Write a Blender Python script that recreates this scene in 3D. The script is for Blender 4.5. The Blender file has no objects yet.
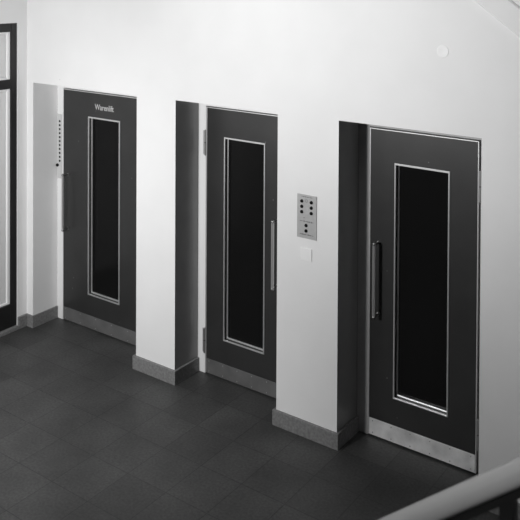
import bpy, bmesh, math, random
from mathutils import Matrix, Vector
random.seed(4)
S = bpy.context.scene
C = S.collection

# ------------------------------------------------------------------ camera
YAW, PITCH, ROLL = math.radians(35.727), math.radians(-0.8334), math.radians(0.293)
fw = Vector((-math.sin(YAW), math.cos(YAW), 0)); rt = Vector((math.cos(YAW), math.sin(YAW), 0)); up = Vector((0, 0, 1))
f2 = fw*math.cos(PITCH) + up*math.sin(PITCH); u2 = up*math.cos(PITCH) - fw*math.sin(PITCH)
r3 = rt*math.cos(ROLL) + u2*math.sin(ROLL); u3 = u2*math.cos(ROLL) - rt*math.sin(ROLL)
cd = bpy.data.cameras.new('camera'); cam = bpy.data.objects.new('camera', cd); C.objects.link(cam)
M = Matrix((r3, u3, -f2)).transposed().to_4x4(); M.translation = Vector((4.0288, -4.5244, 3.0697))
cam.matrix_world = M
cd.sensor_width = 36; cd.lens = 804.85/520*36; cd.shift_y = -270.97/520
cd.clip_start = 0.05
cd.dof.use_dof = True; cd.dof.focus_distance = 5.6; cd.dof.aperture_fstop = 7.0
S.camera = cam

# ------------------------------------------------------------------ world, lights, exposure
w = bpy.data.worlds.new('world'); S.world = w; w.use_nodes = True
w.node_tree.nodes['Background'].inputs[0].default_value = (1, 1, 1, 1)
w.node_tree.nodes['Background'].inputs[1].default_value = 0.05
def area(name, loc, target, sx, sy, power):
    l = bpy.data.lights.new(name, 'AREA'); l.shape = 'RECTANGLE'; l.size = sx; l.size_y = sy; l.energy = power
    o = bpy.data.objects.new(name, l); C.objects.link(o); o.location = loc
    o.rotation_euler = (Vector(target) - Vector(loc)).to_track_quat('-Z', 'Y').to_euler(); return o
def spot(name, loc, target, deg, blend, r, power):
    l = bpy.data.lights.new(name, 'SPOT'); l.spot_size = math.radians(deg); l.spot_blend = blend; l.shadow_soft_size = r; l.energy = power
    o = bpy.data.objects.new(name, l); C.objects.link(o); o.location = loc
    o.rotation_euler = (Vector(target) - Vector(loc)).to_track_quat('-Z', 'Y').to_euler(); return o
spot('stairwell_lamp', (0.0, -5.0, 2.7), (-0.6, 0, 1.5), 86, 1.0, .32, 540)
spot('upper_wall_fill', (0.1, -4.6, 2.95), (2.9, 0, 4.1), 84, 1.0, .3, 700)  # unseen spot added to lift the upper right of the wall
area('left_reveal_fill', (-0.03, -1.9, 1.9), (-1.8, -.3, 1.2), .3, .3, 22)  # unseen area light added to brighten the left reveal and side wall
spot('handrail_fill', (3.4, -4.7, 3.5), (3.5, -3.0, 2.12), 36, .8, .12, 85)  # added narrow spot without a fixture, brightens the handrail
area('daylight_behind_glass_door', (-3.6, -0.9, 2.0), (-1.7, -0.7, 1.4), 2.0, 2.4, 38)
V = S.view_settings
V.view_transform = 'Standard'; V.look = 'None'; V.gamma = 1.0; V.use_curve_mapping = False; V.exposure = 0.0

# ------------------------------------------------------------------ materials
def mat(name, g, rough=.6, metal=0, noise=0, nscale=8, bump=0, bscale=60, coat=0, spec=.5, aniso=None):
    m = bpy.data.materials.new(name); m.use_nodes = True
    nt = m.node_tree; b = nt.nodes['Principled BSDF']
    b.inputs['Roughness'].default_value = rough; b.inputs['Metallic'].default_value = metal
    b.inputs['Specular IOR Level'].default_value = spec
    b.inputs['Coat Weight'].default_value = coat
    tc = nt.nodes.new('ShaderNodeTexCoord')
    if noise:
        n = nt.nodes.new('ShaderNodeTexNoise'); n.inputs['Scale'].default_value = nscale; n.inputs['Detail'].default_value = 6
        nt.links.new(tc.outputs['Object'], n.inputs['Vector'])
        r = nt.nodes.new('ShaderNodeMapRange'); r.inputs['From Min'].default_value = .3; r.inputs['From Max'].default_value = .7
        r.inputs['To Min'].default_value = g*(1-noise); r.inputs['To Max'].default_value = g*(1+noise)
        nt.links.new(n.outputs['Fac'], r.inputs['Value']); nt.links.new(r.outputs['Result'], b.inputs['Base Color'])
    else:
        b.inputs['Base Color'].default_value = (g, g, g, 1)
    if bump:
        n = nt.nodes.new('ShaderNodeTexNoise'); n.inputs['Scale'].default_value = bscale; n.inputs['Detail'].default_value = 4
        nt.links.new(tc.outputs['Object'], n.inputs['Vector'])
        bu = nt.nodes.new('ShaderNodeBump'); bu.inputs['Strength'].default_value = bump; bu.inputs['Distance'].default_value = .004
        nt.links.new(n.outputs['Fac'], bu.inputs['Height']); nt.links.new(bu.outputs['Normal'], b.inputs['Normal'])
    return m
PLASTER = mat('white_plaster', .80, .8, noise=.02, nscale=3, bump=.12, bscale=45)
BACKWALL = mat('grey_distemper', .22, .8)
JAMB = mat('white_gloss_paint', .82, .45, noise=.01)
JAMBG = mat('grey_gloss', .42, .3, noise=.05)  # frame of the right opening, darker grey than the other two
REVEAL = mat('grey_reveal', .27, .3, noise=.06, nscale=6, bump=.1)
STONE = mat('grey_terrazzo', .19, .6, noise=.25, nscale=55, bump=.1)
LEAF = mat('dark_stained_wood', .028, .34, noise=.12, nscale=5, bump=.05, bscale=30)
EDGE = mat('edge_metal', .8, .35, metal=.6)
STEEL = mat('brushed_metal', .85, .3, metal=.8, noise=.05, nscale=20)
def specks(m, scale=14, lo=.80, g=.22):
    nt = m.node_tree; b = nt.nodes['Principled BSDF']; tc = nt.nodes.new('ShaderNodeTexCoord')
    n = nt.nodes.new('ShaderNodeTexVoronoi'); n.inputs['Scale'].default_value = scale
    nt.links.new(tc.outputs['Object'], n.inputs['Vector'])
    r = nt.nodes.new('ShaderNodeMapRange'); r.inputs['From Min'].default_value = .045; r.inputs['From Max'].default_value = .06
    r.inputs['To Min'].default_value = 1; r.inputs['To Max'].default_value = 0
    nt.links.new(n.outputs['Distance'], r.inputs['Value'])
    # keep only a few of the cells
    sp = nt.nodes.new('ShaderNodeSeparateColor'); nt.links.new(n.outputs['Color'], sp.inputs[0])
    gt = nt.nodes.new('ShaderNodeMath'); gt.operation = 'GREATER_THAN'; gt.inputs[1].default_value = lo; nt.links.new(sp.outputs[0], gt.inputs[0])
    mu = nt.nodes.new('ShaderNodeMath'); mu.operation = 'MULTIPLY'; nt.links.new(r.outputs[0], mu.inputs[0]); nt.links.new(gt.outputs[0], mu.inputs[1])
    src = b.inputs['Base Color'].links[0].from_socket
    mx = nt.nodes.new('ShaderNodeMix'); mx.data_type = 'RGBA'; mx.inputs[7].default_value = (g, g, g, 1)
    nt.links.new(mu.outputs[0], mx.inputs[0]); nt.links.new(src, mx.inputs[6]); nt.links.new(mx.outputs[2], b.inputs['Base Color'])
specks(LEAF); specks(REVEAL, 11, .8, .3); specks(PLASTER, 10, .93, .35)
KICK = mat('dull_kick_plate', .15, .45, metal=.3, noise=.15, nscale=9)
KICKB = mat('sheen_pale_kick_plate', .85, .45, metal=.3, noise=.25, nscale=7)  # lamp sheen on the right door's plate, painted in as a paler colour
BRACKET = mat('bracket_metal', .35, .3, metal=1)
NICKEL = mat('nickel_handle', .65, .28, metal=.78)
PLATE = mat('aluminium_plate', .42, .5, metal=.2, noise=.05, nscale=40)
WHITE = mat('white_enamel', .86, .4)
BLACK = mat('black_paint', .012, .45, noise=.1)
BLACKB = mat('black_bakelite', .004, .5, spec=.1)
LETTER = mat('pale_lettering', .6, .5)
ENGRAVE = mat('engraved_marks', .13, .7)
WOOD = mat('polished_rail_wood', .40, .35, noise=.12, nscale=3)
HINGE = mat('hinge_metal', .4, .4, metal=.8)
SEAM = mat('dark_seam', .02, .8)

def lift_glass():
    m = bpy.data.materials.new('dark_lift_glass'); m.use_nodes = True; b = m.node_tree.nodes['Principled BSDF']
    b.inputs['Base Color'].default_value = (.008, .008, .008, 1); b.inputs['Roughness'].default_value = .12; b.inputs['Specular IOR Level'].default_value = .10
    nt = m.node_tree; tc = nt.nodes.new('ShaderNodeTexCoord'); wv = nt.nodes.new('ShaderNodeTexWave')
    wv.bands_direction = 'Z'; wv.inputs['Scale'].default_value = 18; wv.inputs['Distortion'].default_value = 1.2
    bu = nt.nodes.new('ShaderNodeBump'); bu.inputs['Strength'].default_value = .05; bu.inputs['Distance'].default_value = .003
    nt.links.new(tc.outputs['Object'], wv.inputs['Vector']); nt.links.new(wv.outputs['Fac'], bu.inputs['Height'])
    nt.links.new(bu.outputs['Normal'], b.inputs['Normal']); return m
GLASS = lift_glass()
def frosted():
    m = bpy.data.materials.new('frosted_glass'); m.use_nodes = True; nt = m.node_tree; nt.nodes.clear()
    o = nt.nodes.new('ShaderNodeOutputMaterial'); t = nt.nodes.new('ShaderNodeBsdfTranslucent'); g = nt.nodes.new('ShaderNodeBsdfPrincipled')
    t.inputs['Color'].default_value = (.85, .85, .85, 1); g.inputs['Base Color'].default_value = (.7, .7, .7, 1); g.inputs['Roughness'].default_value = .3
    mx = nt.nodes.new('ShaderNodeMixShader'); mx.inputs[0].default_value = .3
    nt.links.new(t.outputs[0], mx.inputs[1]); nt.links.new(g.outputs[0], mx.inputs[2]); nt.links.new(mx.outputs[0], o.inputs[0]); return m
FROST = frosted()
def floor_mat():
    m = bpy.data.materials.new('dark_floor_tiles'); m.use_nodes = True; nt = m.node_tree; b = nt.nodes['Principled BSDF']
    b.inputs['Roughness'].default_value = .55
    tc = nt.nodes.new('ShaderNodeTexCoord'); mp = nt.nodes.new('ShaderNodeMapping')
    mp.inputs['Location'].default_value = (-.815 + .315*40, .33*40, 0)
    nt.links.new(tc.outputs['Object'], mp.inputs['Vector'])
    br = nt.nodes.new('ShaderNodeTexBrick'); br.offset = 0; br.squash = 1
    br.inputs['Color1'].default_value = (.046, .046, .046, 1); br.inputs['Color2'].default_value = (.060, .060, .060, 1)
    br.inputs['Mortar'].default_value = (.028, .028, .028, 1)
    br.inputs['Scale'].default_value = 1; br.inputs['Mortar Size'].default_value = .004; br.inputs['Mortar Smooth'].default_value = .6
    br.inputs['Brick Width'].default_value = .315; br.inputs['Row Height'].default_value = .33
    nt.links.new(mp.outputs[0], br.inputs['Vector'])
    def noise(scale, lo, hi):
        n = nt.nodes.new('ShaderNodeTexNoise'); n.inputs['Scale'].default_value = scale; n.inputs['Detail'].default_value = 8
        nt.links.new(tc.outputs['Object'], n.inputs['Vector'])
        r = nt.nodes.new('ShaderNodeMapRange'); r.inputs['From Min'].default_value = .3; r.inputs['From Max'].default_value = .7
        r.inputs['To Min'].default_value = lo; r.inputs['To Max'].default_value = hi; nt.links.new(n.outputs['Fac'], r.inputs['Value']); return r
    prev = br.outputs['Color']
    for r in (noise(2.6, .72, 1.25), noise(60, .72, 1.30)):
        v = nt.nodes.new('ShaderNodeVectorMath'); v.operation = 'SCALE'
        nt.links.new(prev, v.inputs[0]); nt.links.new(r.outputs[0], v.inputs['Scale']); prev = v.outputs[0]
    nt.links.new(prev, b.inputs['Base Color'])
    bu = nt.nodes.new('ShaderNodeBump'); bu.inputs['Strength'].default_value = .3; bu.inputs['Distance'].default_value = .002; bu.invert = True
    nt.links.new(br.outputs['Fac'], bu.inputs['Height']); nt.links.new(bu.outputs['Normal'], b.inputs['Normal'])
    return m
FLOOR = floor_mat()

# ------------------------------------------------------------------ helpers
def box(bm, x0, x1, y0, y1, z0, z1):
    vs = [bm.verts.new((x, y, z)) for x in (x0, x1) for y in (y0, y1) for z in (z0, z1)]
    for f in ((0,1,3,2), (4,6,7,5), (0,4,5,1), (2,3,7,6), (0,2,6,4), (1,5,7,3)):
        bm.faces.new([vs[i] for i in f])
def tube(bm, p, q, r, n=16, r2=None, caps=True):
    p, q = Vector(p), Vector(q); d = (q-p); L = d.length
    mt = Matrix.Translation((p+q)/2) @ d.to_track_quat('Z', 'Y').to_matrix().to_4x4()
    bmesh.ops.create_cone(bm, cap_ends=caps, segments=n, radius1=r, radius2=r if r2 is None else r2, depth=L, matrix=mt)
def ball(bm, c, r, sc=(1,1,1)):
    bmesh.ops.create_uvsphere(bm, u_segments=16, v_segments=10, radius=r, matrix=Matrix.Translation(c) @ Matrix.Diagonal((*sc, 1)))
def obj(name, bm, m, parent=None, bevel=0, smooth=False, **props):
    bmesh.ops.recalc_face_normals(bm, faces=bm.faces)
    me = bpy.data.meshes.new(name); bm.to_mesh(me); bm.free(); me.materials.append(m)
    if smooth:
        for p in me.polygons: p.use_smooth = True
        me.set_sharp_from_angle(angle=math.radians(40))
    o = bpy.data.objects.new(name, me); C.objects.link(o)
    if parent: o.parent = parent; o.matrix_parent_inverse = parent.matrix_world.inverted()
    if bevel:
        b = o.modifiers.new('bevel', 'BEVEL'); b.width = bevel; b.segments = 2; b.limit_method = 'ANGLE'
    for k, v in props.items(): o[k] = v
    return o
def empty(name, loc, **props):
    o = bpy.data.objects.new(name, None); C.objects.link(o); o.location = loc; o.matrix_world = Matrix.Translation(loc)
    o.empty_display_size = .2
    for k, v in props.items(): o[k] = v
    return o
def NB(): return bmesh.new()
def slab(bm, xs, zs, solid, y0, y1):
    """wall of cells in the XZ plane with openings, extruded y0..y1, one closed shell"""
    g = {}
    def v(i, j, k):
        if (i, j, k) not in g: g[(i, j, k)] = bm.verts.new((xs[i], (y0, y1)[k], zs[j]))
        return g[(i, j, k)]
    nx, nz = len(xs)-1, len(zs)-1
    s = lambda i, j: 0 <= i < nx and 0 <= j < nz and solid(i, j)
    for i in range(nx):
        for j in range(nz):
            if not s(i, j): continue
            for k in (0, 1): bm.faces.new([v(i,j,k), v(i+1,j,k), v(i+1,j+1,k), v(i,j+1,k)])
            if not s(i-1, j): bm.faces.new([v(i,j,0), v(i,j+1,0), v(i,j+1,1), v(i,j,1)])
            if not s(i+1, j): bm.faces.new([v(i+1,j,0), v(i+1,j+1,0), v(i+1,j+1,1), v(i+1,j,1)])
            if not s(i, j-1): bm.faces.new([v(i,j,0), v(i+1,j,0), v(i+1,j,1), v(i,j,1)])
            if not s(i, j+1): bm.faces.new([v(i,j+1,0), v(i+1,j+1,0), v(i+1,j+1,1), v(i,j+1,1)])

# ------------------------------------------------------------------ setting
XL, A0, A1, B0, B1, C0, C1 = -1.734, -1.651, -.4035, 0, .9297, 1.409, 2.3614
D, H, HD = .2669, 2.1445, 2.07
XR, YB, ZC = 6.2, -6.6, 5.2
st = dict(kind='structure')
bm = NB(); box(bm, XL-.35, XR+.3, YB-.3, .9, -.12, 0)
obj('floor', bm, FLOOR, **st, label='dark square-tiled stone floor in front of the lift doors', category='floor')
bm = NB(); slab(bm, [XL-.35, A0, A1, B0, B1, C0, C1, XR+.3], [0, H, ZC], lambda i, j: j == 1 or i % 2 == 0, 0, D)
front = obj('wall_front', bm, PLASTER, **st, label='white plaster wall with three recessed lift door openings', category='wall')
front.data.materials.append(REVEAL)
for p in front.data.polygons:      # the left reveals of the two passenger lifts take the darker grey
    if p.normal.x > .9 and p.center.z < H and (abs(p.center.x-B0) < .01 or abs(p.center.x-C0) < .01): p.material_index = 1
bm = NB(); box(bm, XL-.35, XR+.3, D+.12, D+.3, 0, ZC)
obj('wall_shaft', bm, SEAM, **st, label='dark lift shaft wall hidden behind the three lift doors', category='wall')
bm = NB(); box(bm, XR, XR+.3, YB, 0, 0, ZC)
obj('wall_right', bm, BACKWALL, **st, label='plain plaster wall closing the stairwell on the right', category='wall')
bm = NB(); box(bm, XL-.35, XR+.3, YB-.3, YB, 0, ZC)
obj('wall_back', bm, BACKWALL, **st, label='plain plaster wall behind the stair', category='wall')
bm = NB(); box(bm, XL-.35, XR+.3, YB-.3, D+.3, ZC, ZC+.2)
obj('ceiling', bm, PLASTER, **st, label='plain white ceiling above the stairwell', category='ceiling')
# left wall with the glazed door opening
GY0, GY1, GH = -.10, -1.12, 2.665
bm = NB()
slab(bm, [0, -GY0, -GY1, -YB], [0, GH, ZC], lambda i, j: not (i == 1 and j == 0), -.30, 0)
bmesh.ops.transform(bm, verts=bm.verts, matrix=Matrix(((0,1,0,XL), (-1,0,0,0), (0,0,1,0), (0,0,0,1))))
obj('wall_left', bm, PLASTER, **st, label='narrow white side wall left of the goods lift holding the glazed door', category='wall')

# door frames (jambs) set back in the openings
doors = [(-1.567, -.527, -1.242, -.856), (.0842, .8355, .258, .640), (1.4984, 2.2484, 1.680, 2.062)]
ops = [(A0, A1), (B0, B1), (C0, C1)]
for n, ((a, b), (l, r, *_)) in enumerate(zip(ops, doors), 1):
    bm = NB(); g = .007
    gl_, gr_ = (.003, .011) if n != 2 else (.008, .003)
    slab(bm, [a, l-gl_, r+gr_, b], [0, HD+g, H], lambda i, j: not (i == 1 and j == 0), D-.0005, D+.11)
    obj('trim_%d' % n, bm, JAMBG if n == 3 else JAMB, bevel=.003, **st, label=('white painted frame around the leftmost lift door', 'white painted frame around the middle lift door', 'grey frame around the right lift door')[n-1], category='door frame')

# baseboards
def skirt(name, pts, label, h=.1068, t=.02):
    """stone skirting following a polyline (wall face on its left-hand side), thickness t outwards"""
    bm = NB(); n = len(pts); out = []
    P = [Vector(p) for p in pts]
    nr = []
    for i in range(n-1):
        d = (P[i+1]-P[i]).normalized(); nr.append(Vector((d.y, -d.x)))
    for i in range(n):
        if i == 0: o = P[0]+nr[0]*t
        elif i == n-1: o = P[-1]+nr[-1]*t
        else: o = P[i]+(nr[i-1]+nr[i])*t
        out.append(o)
    rows = []
    for i in range(n):
        rows.append([bm.verts.new((q.x, q.y, z)) for q, z in ((P[i], 0), (out[i], 0), (out[i], h), (P[i], h))])
    for i in range(n-1):
        for k in range(4): bm.faces.new([rows[i][k], rows[i+1][k], rows[i+1][(k+1)%4], rows[i][(k+1)%4]])
    bm.faces.new(rows[0]); bm.faces.new(rows[-1])
    return obj(name, bm, STONE, bevel=.003, **st, label=label, category='baseboard')
j = .002
skirt('baseboard_left', [(XL, GY0), (XL, -.0)], 'short stone baseboard between the glazed door and the room corner')
skirt('baseboard_front', [(XL+.02, 0), (A0, 0), (A0, D-j)], 'stone baseboard turning into the left reveal of the goods lift', t=.015)
skirt('baseboard_front', [(A1, D-j), (A1, 0), (B0, 0), (B0, D-j)], 'stone baseboard around the pillar between left and middle lift doors')
skirt('baseboard_front', [(B1, D-j), (B1, 0), (C0, 0), (C0, D-j)], 'stone baseboard around the pillar below the call button plate')
skirt('baseboard_front', [(C1, D-j), (C1, 0), (XR, 0)], 'stone baseboard to the right of the right lift door')

# sloping stair string across the upper right of the front wall
def sloped(name, x0, z0, k, w, t, x1, label):
    bm = NB(); L = x1-x0; ch = .009
    cs = math.cos(math.atan(k))
    prof = [(0, 0), (t-ch, 0), (t, ch), (t, w-ch), (t-ch, w), (0, w)]
    rows = []
    for X in (x0, x1):
        zz = z0+k*(X-x0)
        rows.append([bm.verts.new((X, -a, zz+b/cs)) for a, b in prof])
    m = len(prof)
    for q in range(m): bm.faces.new([rows[0][q], rows[1][q], rows[1][(q+1)%m], rows[0][(q+1)%m]])
    bm.faces.new(rows[0]); bm.faces.new(rows[1])
    return obj(name, bm, PLASTER, **st, label=label, category='stair trim')
K = -.765
sloped('trim_4', .9, 2.944-K*(2.313-.9), K, .135, .030, 4.6, 'wide pale plaster band sloping down across the top right of the wall')
sloped('trim_5', .9, 2.944-K*(2.313-.9)+.175, K, .30, .034, 4.6, 'upper plaster band above the sloping band at the top right corner')

# stair flight under the camera, outside the frame, carrying the railing
RX, RY, RZ, RK = 3.558, -3.03, 2.150, .81
bm = NB(); run = .225; rise = run*RK
zb = RZ-.92; xs0 = RX-zb/RK
n = 16
vs = []
for k_ in range(n):
    box(bm, xs0+k_*run, xs0+(k_+1)*run, -4.95, RY+.06, 0 if k_ < 1 else max(0, (k_-1)*rise-.15), (k_+1)*rise)
obj('trim_6', bm, STONE, **st, label='stone stair flight carrying the railing in the foreground', category='stair')

# ------------------------------------------------------------------ glazed door on the left wall
gd = empty('door_4', (XL, (GY0+GY1)/2, 0), **st, label='black framed glazed door with a transom at the left edge', category='door')
X0, X1 = XL-.07, XL-.008
ST = .062
bm = NB()
box(bm, X0, X1, GY0-ST, GY0, .035, GH); box(bm, X0, X1, GY1, GY1+ST, .035, GH)
box(bm, X0, X1, GY1+ST, GY0-ST, GH-.075, GH); box(bm, X0, X1, GY1+ST, GY0-ST, 2.10, 2.18)
box(bm, X0, X1, GY1+ST, GY0-ST, .035, .235)
obj('door_frame', bm, BLACK, gd, bevel=.004)
for z0, z1 in ((.235, 2.10), (2.18, GH-.075)):
    y0, y1 = GY1+ST, GY0-ST
    bm = NB(); bw = .03; xa, xb = X0+.01, X1-.012
    box(bm, xa, xb, y0, y0+bw, z0, z1); box(bm, xa, xb, y1-bw, y1, z0, z1)
    box(bm, xa, xb, y0+bw, y1-bw, z0, z0+.018); box(bm, xa, xb, y0+bw, y1-bw, z1-.018, z1)
    obj('glazing_bead', bm, WHITE, gd, bevel=.004, label='white glazing bead')
    bm = NB(); box(bm, xa+.015, xa+.021, y0+bw, y1-bw, z0+.018, z1-.018)
    obj('pane', bm, FROST, gd)
bm = NB(); box(bm, XL-.30, XL+.02, GY1, GY0, 0, .034)
obj('threshold', bm, STONE, gd, bevel=.004)

# ------------------------------------------------------------------ lift doors
def lift_door(n, l, r, gl, gr, hinge_side, kick, label):
    root = empty('door_%d' % n, ((l+r)/2, D, 0), **st, label=label, category='lift door')
    yf, yb = D-.003, D+.03; gt, gb = 1.857, .302; e = .006; z0, z1 = .012, HD
    bm = NB(); slab(bm, [l+e, gl, gr, r-e], [z0, gb, gt, z1-e], lambda i, j: not (i == 1 and j == 1), yf, yb)
    obj('leaf', bm, LEAF, root, bevel=.001)
    bm = NB(); slab(bm, [l, l+e, r-e, r], [z0, z1-e, z1], lambda i, j: not (i == 1 and j == 0), yf-.003, yb)
    obj('edge_strip', bm, EDGE, root, bevel=.0012, label='bright metal edge strip')
    # window moulding: raised flange, deep dark rebate, inner bead
    fl = .010; bd = .014; rc = .036
    bm = NB(); slab(bm, [gl, gl+fl, gr-fl, gr], [gb, gb+fl, gt-fl*1.3, gt], lambda i, j: not (i == 1 and j == 1), yf-.005, yf+.006)
    wf = obj('window_moulding', bm, STEEL, root, bevel=.002, label='bright metal window moulding')
    i0, i1, k0, k1 = gl+.003, gr-.003, gb+.003, gt-.003
    bm = NB()
    bmw = NB(); slab(bmw, [i0, i0+.004, i1-.004, i1], [k0, k0+.004, k1-.004, k1], lambda i, j: not (i == 1 and j == 1), yf+.007, yf+rc)
    obj('rebate', bmw, LEAF, wf)
    slab(bm, [i0+.004, i0+.004+bd, i1-.004-bd, i1-.004], [k0+.004, k0+.004+bd, k1-.004-bd, k1-.004], lambda i, j: not (i == 1 and j == 1), yf+rc-.012, yf+rc)
    obj('inner_bead', bm, STEEL, wf, bevel=.004)
    bm = NB(); box(bm, i0+.006, i1-.006, yf+rc, yf+rc+.006, k0+.006, k1-.006)
    obj('pane', bm, GLASS, root)
    # kick plate with screws
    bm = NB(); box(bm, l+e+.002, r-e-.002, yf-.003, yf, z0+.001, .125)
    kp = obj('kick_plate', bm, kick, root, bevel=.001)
    for i in range(6):
        for z in (.03, .108):
            X = l+.035+(r-l-.07)*i/5
            bm = NB(); tube(bm, (X, yf-.0045, z), (X, yf-.003, z), .004, 8); obj('screw', bm, HINGE, kp)
    # handle
    hx = (l+.066) if hinge_side > 0 else (r-.084)
    hy = yf-.060
    bm = NB(); tube(bm, (hx, hy, .835), (hx, hy, 1.312), .0120, 18)
    h = obj('handle', bm, NICKEL, root, smooth=True)
    for z, s in ((.835, -1), (1.312, 1)):
        bm = NB(); ball(bm, (hx, hy, z+s*.004), .0140); tube(bm, (hx, hy, z), (hx, yf-.004, z), .0075, 14); tube(bm, (hx, yf-.004, z), (hx, yf, z), .012, 18)
        obj('handle_bracket', bm, BRACKET, h, smooth=True)
    # hinges
    hgx = r+.010 if hinge_side > 0 else l-.010
    for z0_, z1_ in ((.165, .35), (1.70, 1.885)):
        bm = NB(); zm = (z0_+z1_)/2
        tube(bm, (hgx, yf-.004, z0_), (hgx, yf-.004, zm-.003), .0075, 12); tube(bm, (hgx, yf-.004, zm+.003), (hgx, yf-.004, z1_), .0075, 12)
        ball(bm, (hgx, yf-.004, z0_), .0078); ball(bm, (hgx, yf-.004, z1_), .0078)
        s = 1 if hinge_side > 0 else -1
        box(bm, min(hgx, hgx+s*.02), max(hgx, hgx+s*.02), D-.004, D-.0005, z0_, z1_)
        hg = obj('hinge', bm, HINGE, root, smooth=True)
        bm = NB(); tube(bm, (hgx, yf-.004, zm-.003), (hgx, yf-.004, zm+.003), .006, 12); obj('hinge_pin', bm, SEAM, hg)
    return root, yf
d1, yf = lift_door(1, *doors[0], 1, KICK, 'wide dark lift door lettered Warenlift with a narrow window, leftmost of the lift doors')
lift_door(2, *doors[1], -1, KICK, 'middle dark lift door with its handle on the right and hinges on the left')
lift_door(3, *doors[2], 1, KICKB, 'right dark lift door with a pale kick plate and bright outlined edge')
# lettering on the goods lift door
cu = bpy.data.curves.new('lettering', 'FONT'); cu.body = 'Warenlift'; cu.size = .062; cu.extrude = .0008; cu.offset = .0004
cu.align_x = 'CENTER'; cu.space_character = 1.0
tmp = bpy.data.objects.new('tmp', cu); C.objects.link(tmp); bpy.context.view_layer.update()
me = bpy.data.meshes.new_from_object(tmp.evaluated_get(bpy.context.evaluated_depsgraph_get())); bpy.data.objects.remove(tmp)
me.materials.clear(); me.materials.append(LETTER)
lt = bpy.data.objects.new('lettering', me); C.objects.link(lt)
lt.matrix_world = Matrix.Translation((-1.045, yf-.0015, 1.925)) @ Matrix.Rotation(math.pi/2, 4, 'X') @ Matrix.Diagonal((.95, 1.12, 1, 1))
lt.parent = d1; lt.matrix_parent_inverse = d1.matrix_world.inverted(); lt['label'] = 'pale lettering reading Warenlift'

# ------------------------------------------------------------------ small wall things
root = empty('call_button_plate', (1.170, 0, 1.475), label='grey metal call plate with eight black buttons left of the right lift door', category='button panel')
bm = NB(); box(bm, 1.094, 1.247, -.005, 0, 1.330, 1.622); obj('plate', bm, PLATE, root, bevel=.0015)
for X, zs in ((1.132, (1.577, 1.541, 1.505)), (1.207, (1.577, 1.541, 1.505)), (1.167, (1.418, 1.382))):
    for z in zs:
        bm = NB(); tube(bm, (X, -.011, z), (X, -.005, z), .0105, 20); ball(bm, (X, -.011, z), .0105, (1, .3, 1))
        b = obj('button', bm, BLACKB, root, smooth=True)
        bm = NB(); tube(bm, (X, -.0062, z), (X, -.005, z),   .0120, 20); obj('button_collar', bm, ENGRAVE, b, smooth=True)
for cz, x0, x1, hh in ((1.608, 1.125, 1.215, .006), (1.444, 1.118, 1.225, .010), (1.356, 1.118, 1.225, .010)):
    X = x0; bm = NB(); box(bm, x0, x1, -.0053, -.005, cz-.0008, cz+.0008)
    while X < x1:
        wd = random.uniform(.003, .007); t = random.uniform(.4, 1)*hh
        box(bm, X, min(X+wd, x1), -.0056, -.005, cz-t/2, cz+t/2); X += wd+random.choice((.003, .003, .009))
    obj('inscription', bm, ENGRAVE, root, label='row of tiny engraved lettering, too small to read')
bm = NB()
for k_ in range(20):
    a0, a1 = k_*math.tau/20, (k_+1)*math.tau/20
    p = [(1.168+math.cos(a)*rr, 1.582+math.sin(a)*rr) for a, rr in ((a0, .0085), (a1, .0085), (a1, .0105), (a0, .0105))]
    bm.faces.new([bm.verts.new((x, -.0056, z)) for x, z in p])
bmesh.ops.remove_doubles(bm, verts=bm.verts, dist=1e-5)
bmesh.ops.extrude_face_region(bm, geom=list(bm.faces))
obj('emblem', bm, ENGRAVE, root)
bm = NB(); tube(bm, (1.150, -.007, 1.468), (1.150, -.005, 1.468), .0028, 10); obj('screw', bm, ENGRAVE, root)

bm = NB(); box(bm, 1.123, 1.211, -.005, 0, 1.181, 1.266)
obj('wall_switch_plate', bm, WHITE, bevel=.003, label='small blank white square plate on the pillar just below the call button plate', category='cover plate')

root = empty('indicator_strip', (-1.614, D, 1.55), label='tall narrow pale strip with a column of black dots beside the leftmost lift door', category='indicator panel')
bm = NB(); box(bm, -1.645, -1.584, D-.006, D-.0005, 1.262, 1.838); obj('plate', bm, PLATE, root, bevel=.001)
root.children[0].data.materials[0] = mat('pale_strip_enamel', .58, .5)
for k_ in range(11):
    z = 1.774-.0355*k_
    bm = NB(); tube(bm, (-1.610, D-.008, z), (-1.610, D-.006, z), .0105, 14); obj('indicator_dot', bm, BLACKB, root)
bm = NB(); tube(bm, (-1.636, D-.016, 1.379), (-1.636, D-.006, 1.379), .014, 16); ball(bm, (-1.636, D-.016, 1.379), .014, (1, .4, 1))
obj('knob', bm, BLACKB, root, smooth=True)

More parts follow.
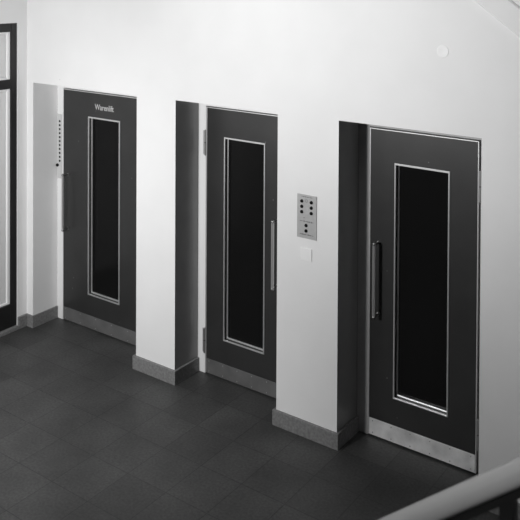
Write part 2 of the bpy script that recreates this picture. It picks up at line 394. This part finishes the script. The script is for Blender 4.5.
bm = NB(); rings = []  # shallow round disc, slightly paler than the plaster
for rr, yy in ((.038, 0), (.036, -.0022), (.022, -.0026), (.016, -.0014), (.002, -.0012)):
    rings.append([bm.verts.new((2.118+rr*math.cos(k_*math.tau/32), yy, 2.634+rr*math.sin(k_*math.tau/32))) for k_ in range(32)])
for a, b in zip(rings, rings[1:]):
    for k_ in range(32): bm.faces.new([a[k_], a[(k_+1)%32], b[(k_+1)%32], b[k_]])
bm.faces.new(rings[0]); bm.faces.new(rings[-1])
obj('round_wall_disc', bm, mat('pale_disc', .87, .8), smooth=True, label='small round pale disc on the wall above the right lift door', category='cover plate')

# ------------------------------------------------------------------ stair railing in the foreground
root = empty('stair_railing', (RX, RY, RZ-.92), label='dark stair railing with a broad polished handrail crossing the bottom right corner', category='railing')
ang = math.atan(RK); dv = Vector((math.cos(ang), 0, math.sin(ang))); nv = Vector((-math.sin(ang), 0, math.cos(ang)))
c0 = Vector((RX, RY, RZ))
def along(prof, s0, s1):
    bm = NB(); rows = []
    for s in (s0, s1):
        rows.append([bm.verts.new(c0+dv*s+nv*b+Vector((0, a, 0))) for a, b in prof])
    m = len(prof)
    for q in range(m): bm.faces.new([rows[0][q], rows[1][q], rows[1][(q+1)%m], rows[0][(q+1)%m]])
    bm.faces.new(rows[0]); bm.faces.new(rows[1]); return bm
prof = []
for k_ in range(28):
    a = k_*math.tau/28; ca, sa = math.cos(a), math.sin(a)
    prof.append((.029*math.copysign(abs(ca)**.8, ca), .021*math.copysign(abs(sa)**.8, sa)))
obj('handrail', along(prof, -1.75, 1.5), WOOD, root, smooth=True)
obj('rail_bar', along([(-.016, -.034), (.016, -.034), (.016, -.0205), (-.016, -.0205)], -1.7, 1.45), BLACK, root)
for X in (3.536, 2.60, 4.45):
    zt = RZ+RK*(X-RX)-.03; zb_ = RZ-.92+RK*(X-RX)
    i = math.floor((X-xs0)/run); zb_ = (i+1)*rise
    bm = NB(); box(bm, X-.014, X+.014, RY-.014, RY+.014, zb_+.008, zt); p = obj('post', bm, BLACK, root, bevel=.002)
    bm = NB(); box(bm, X-.03, X+.03, RY-.03, RY+.03, zb_, zb_+.008); obj('foot_plate', bm, BLACK, p)
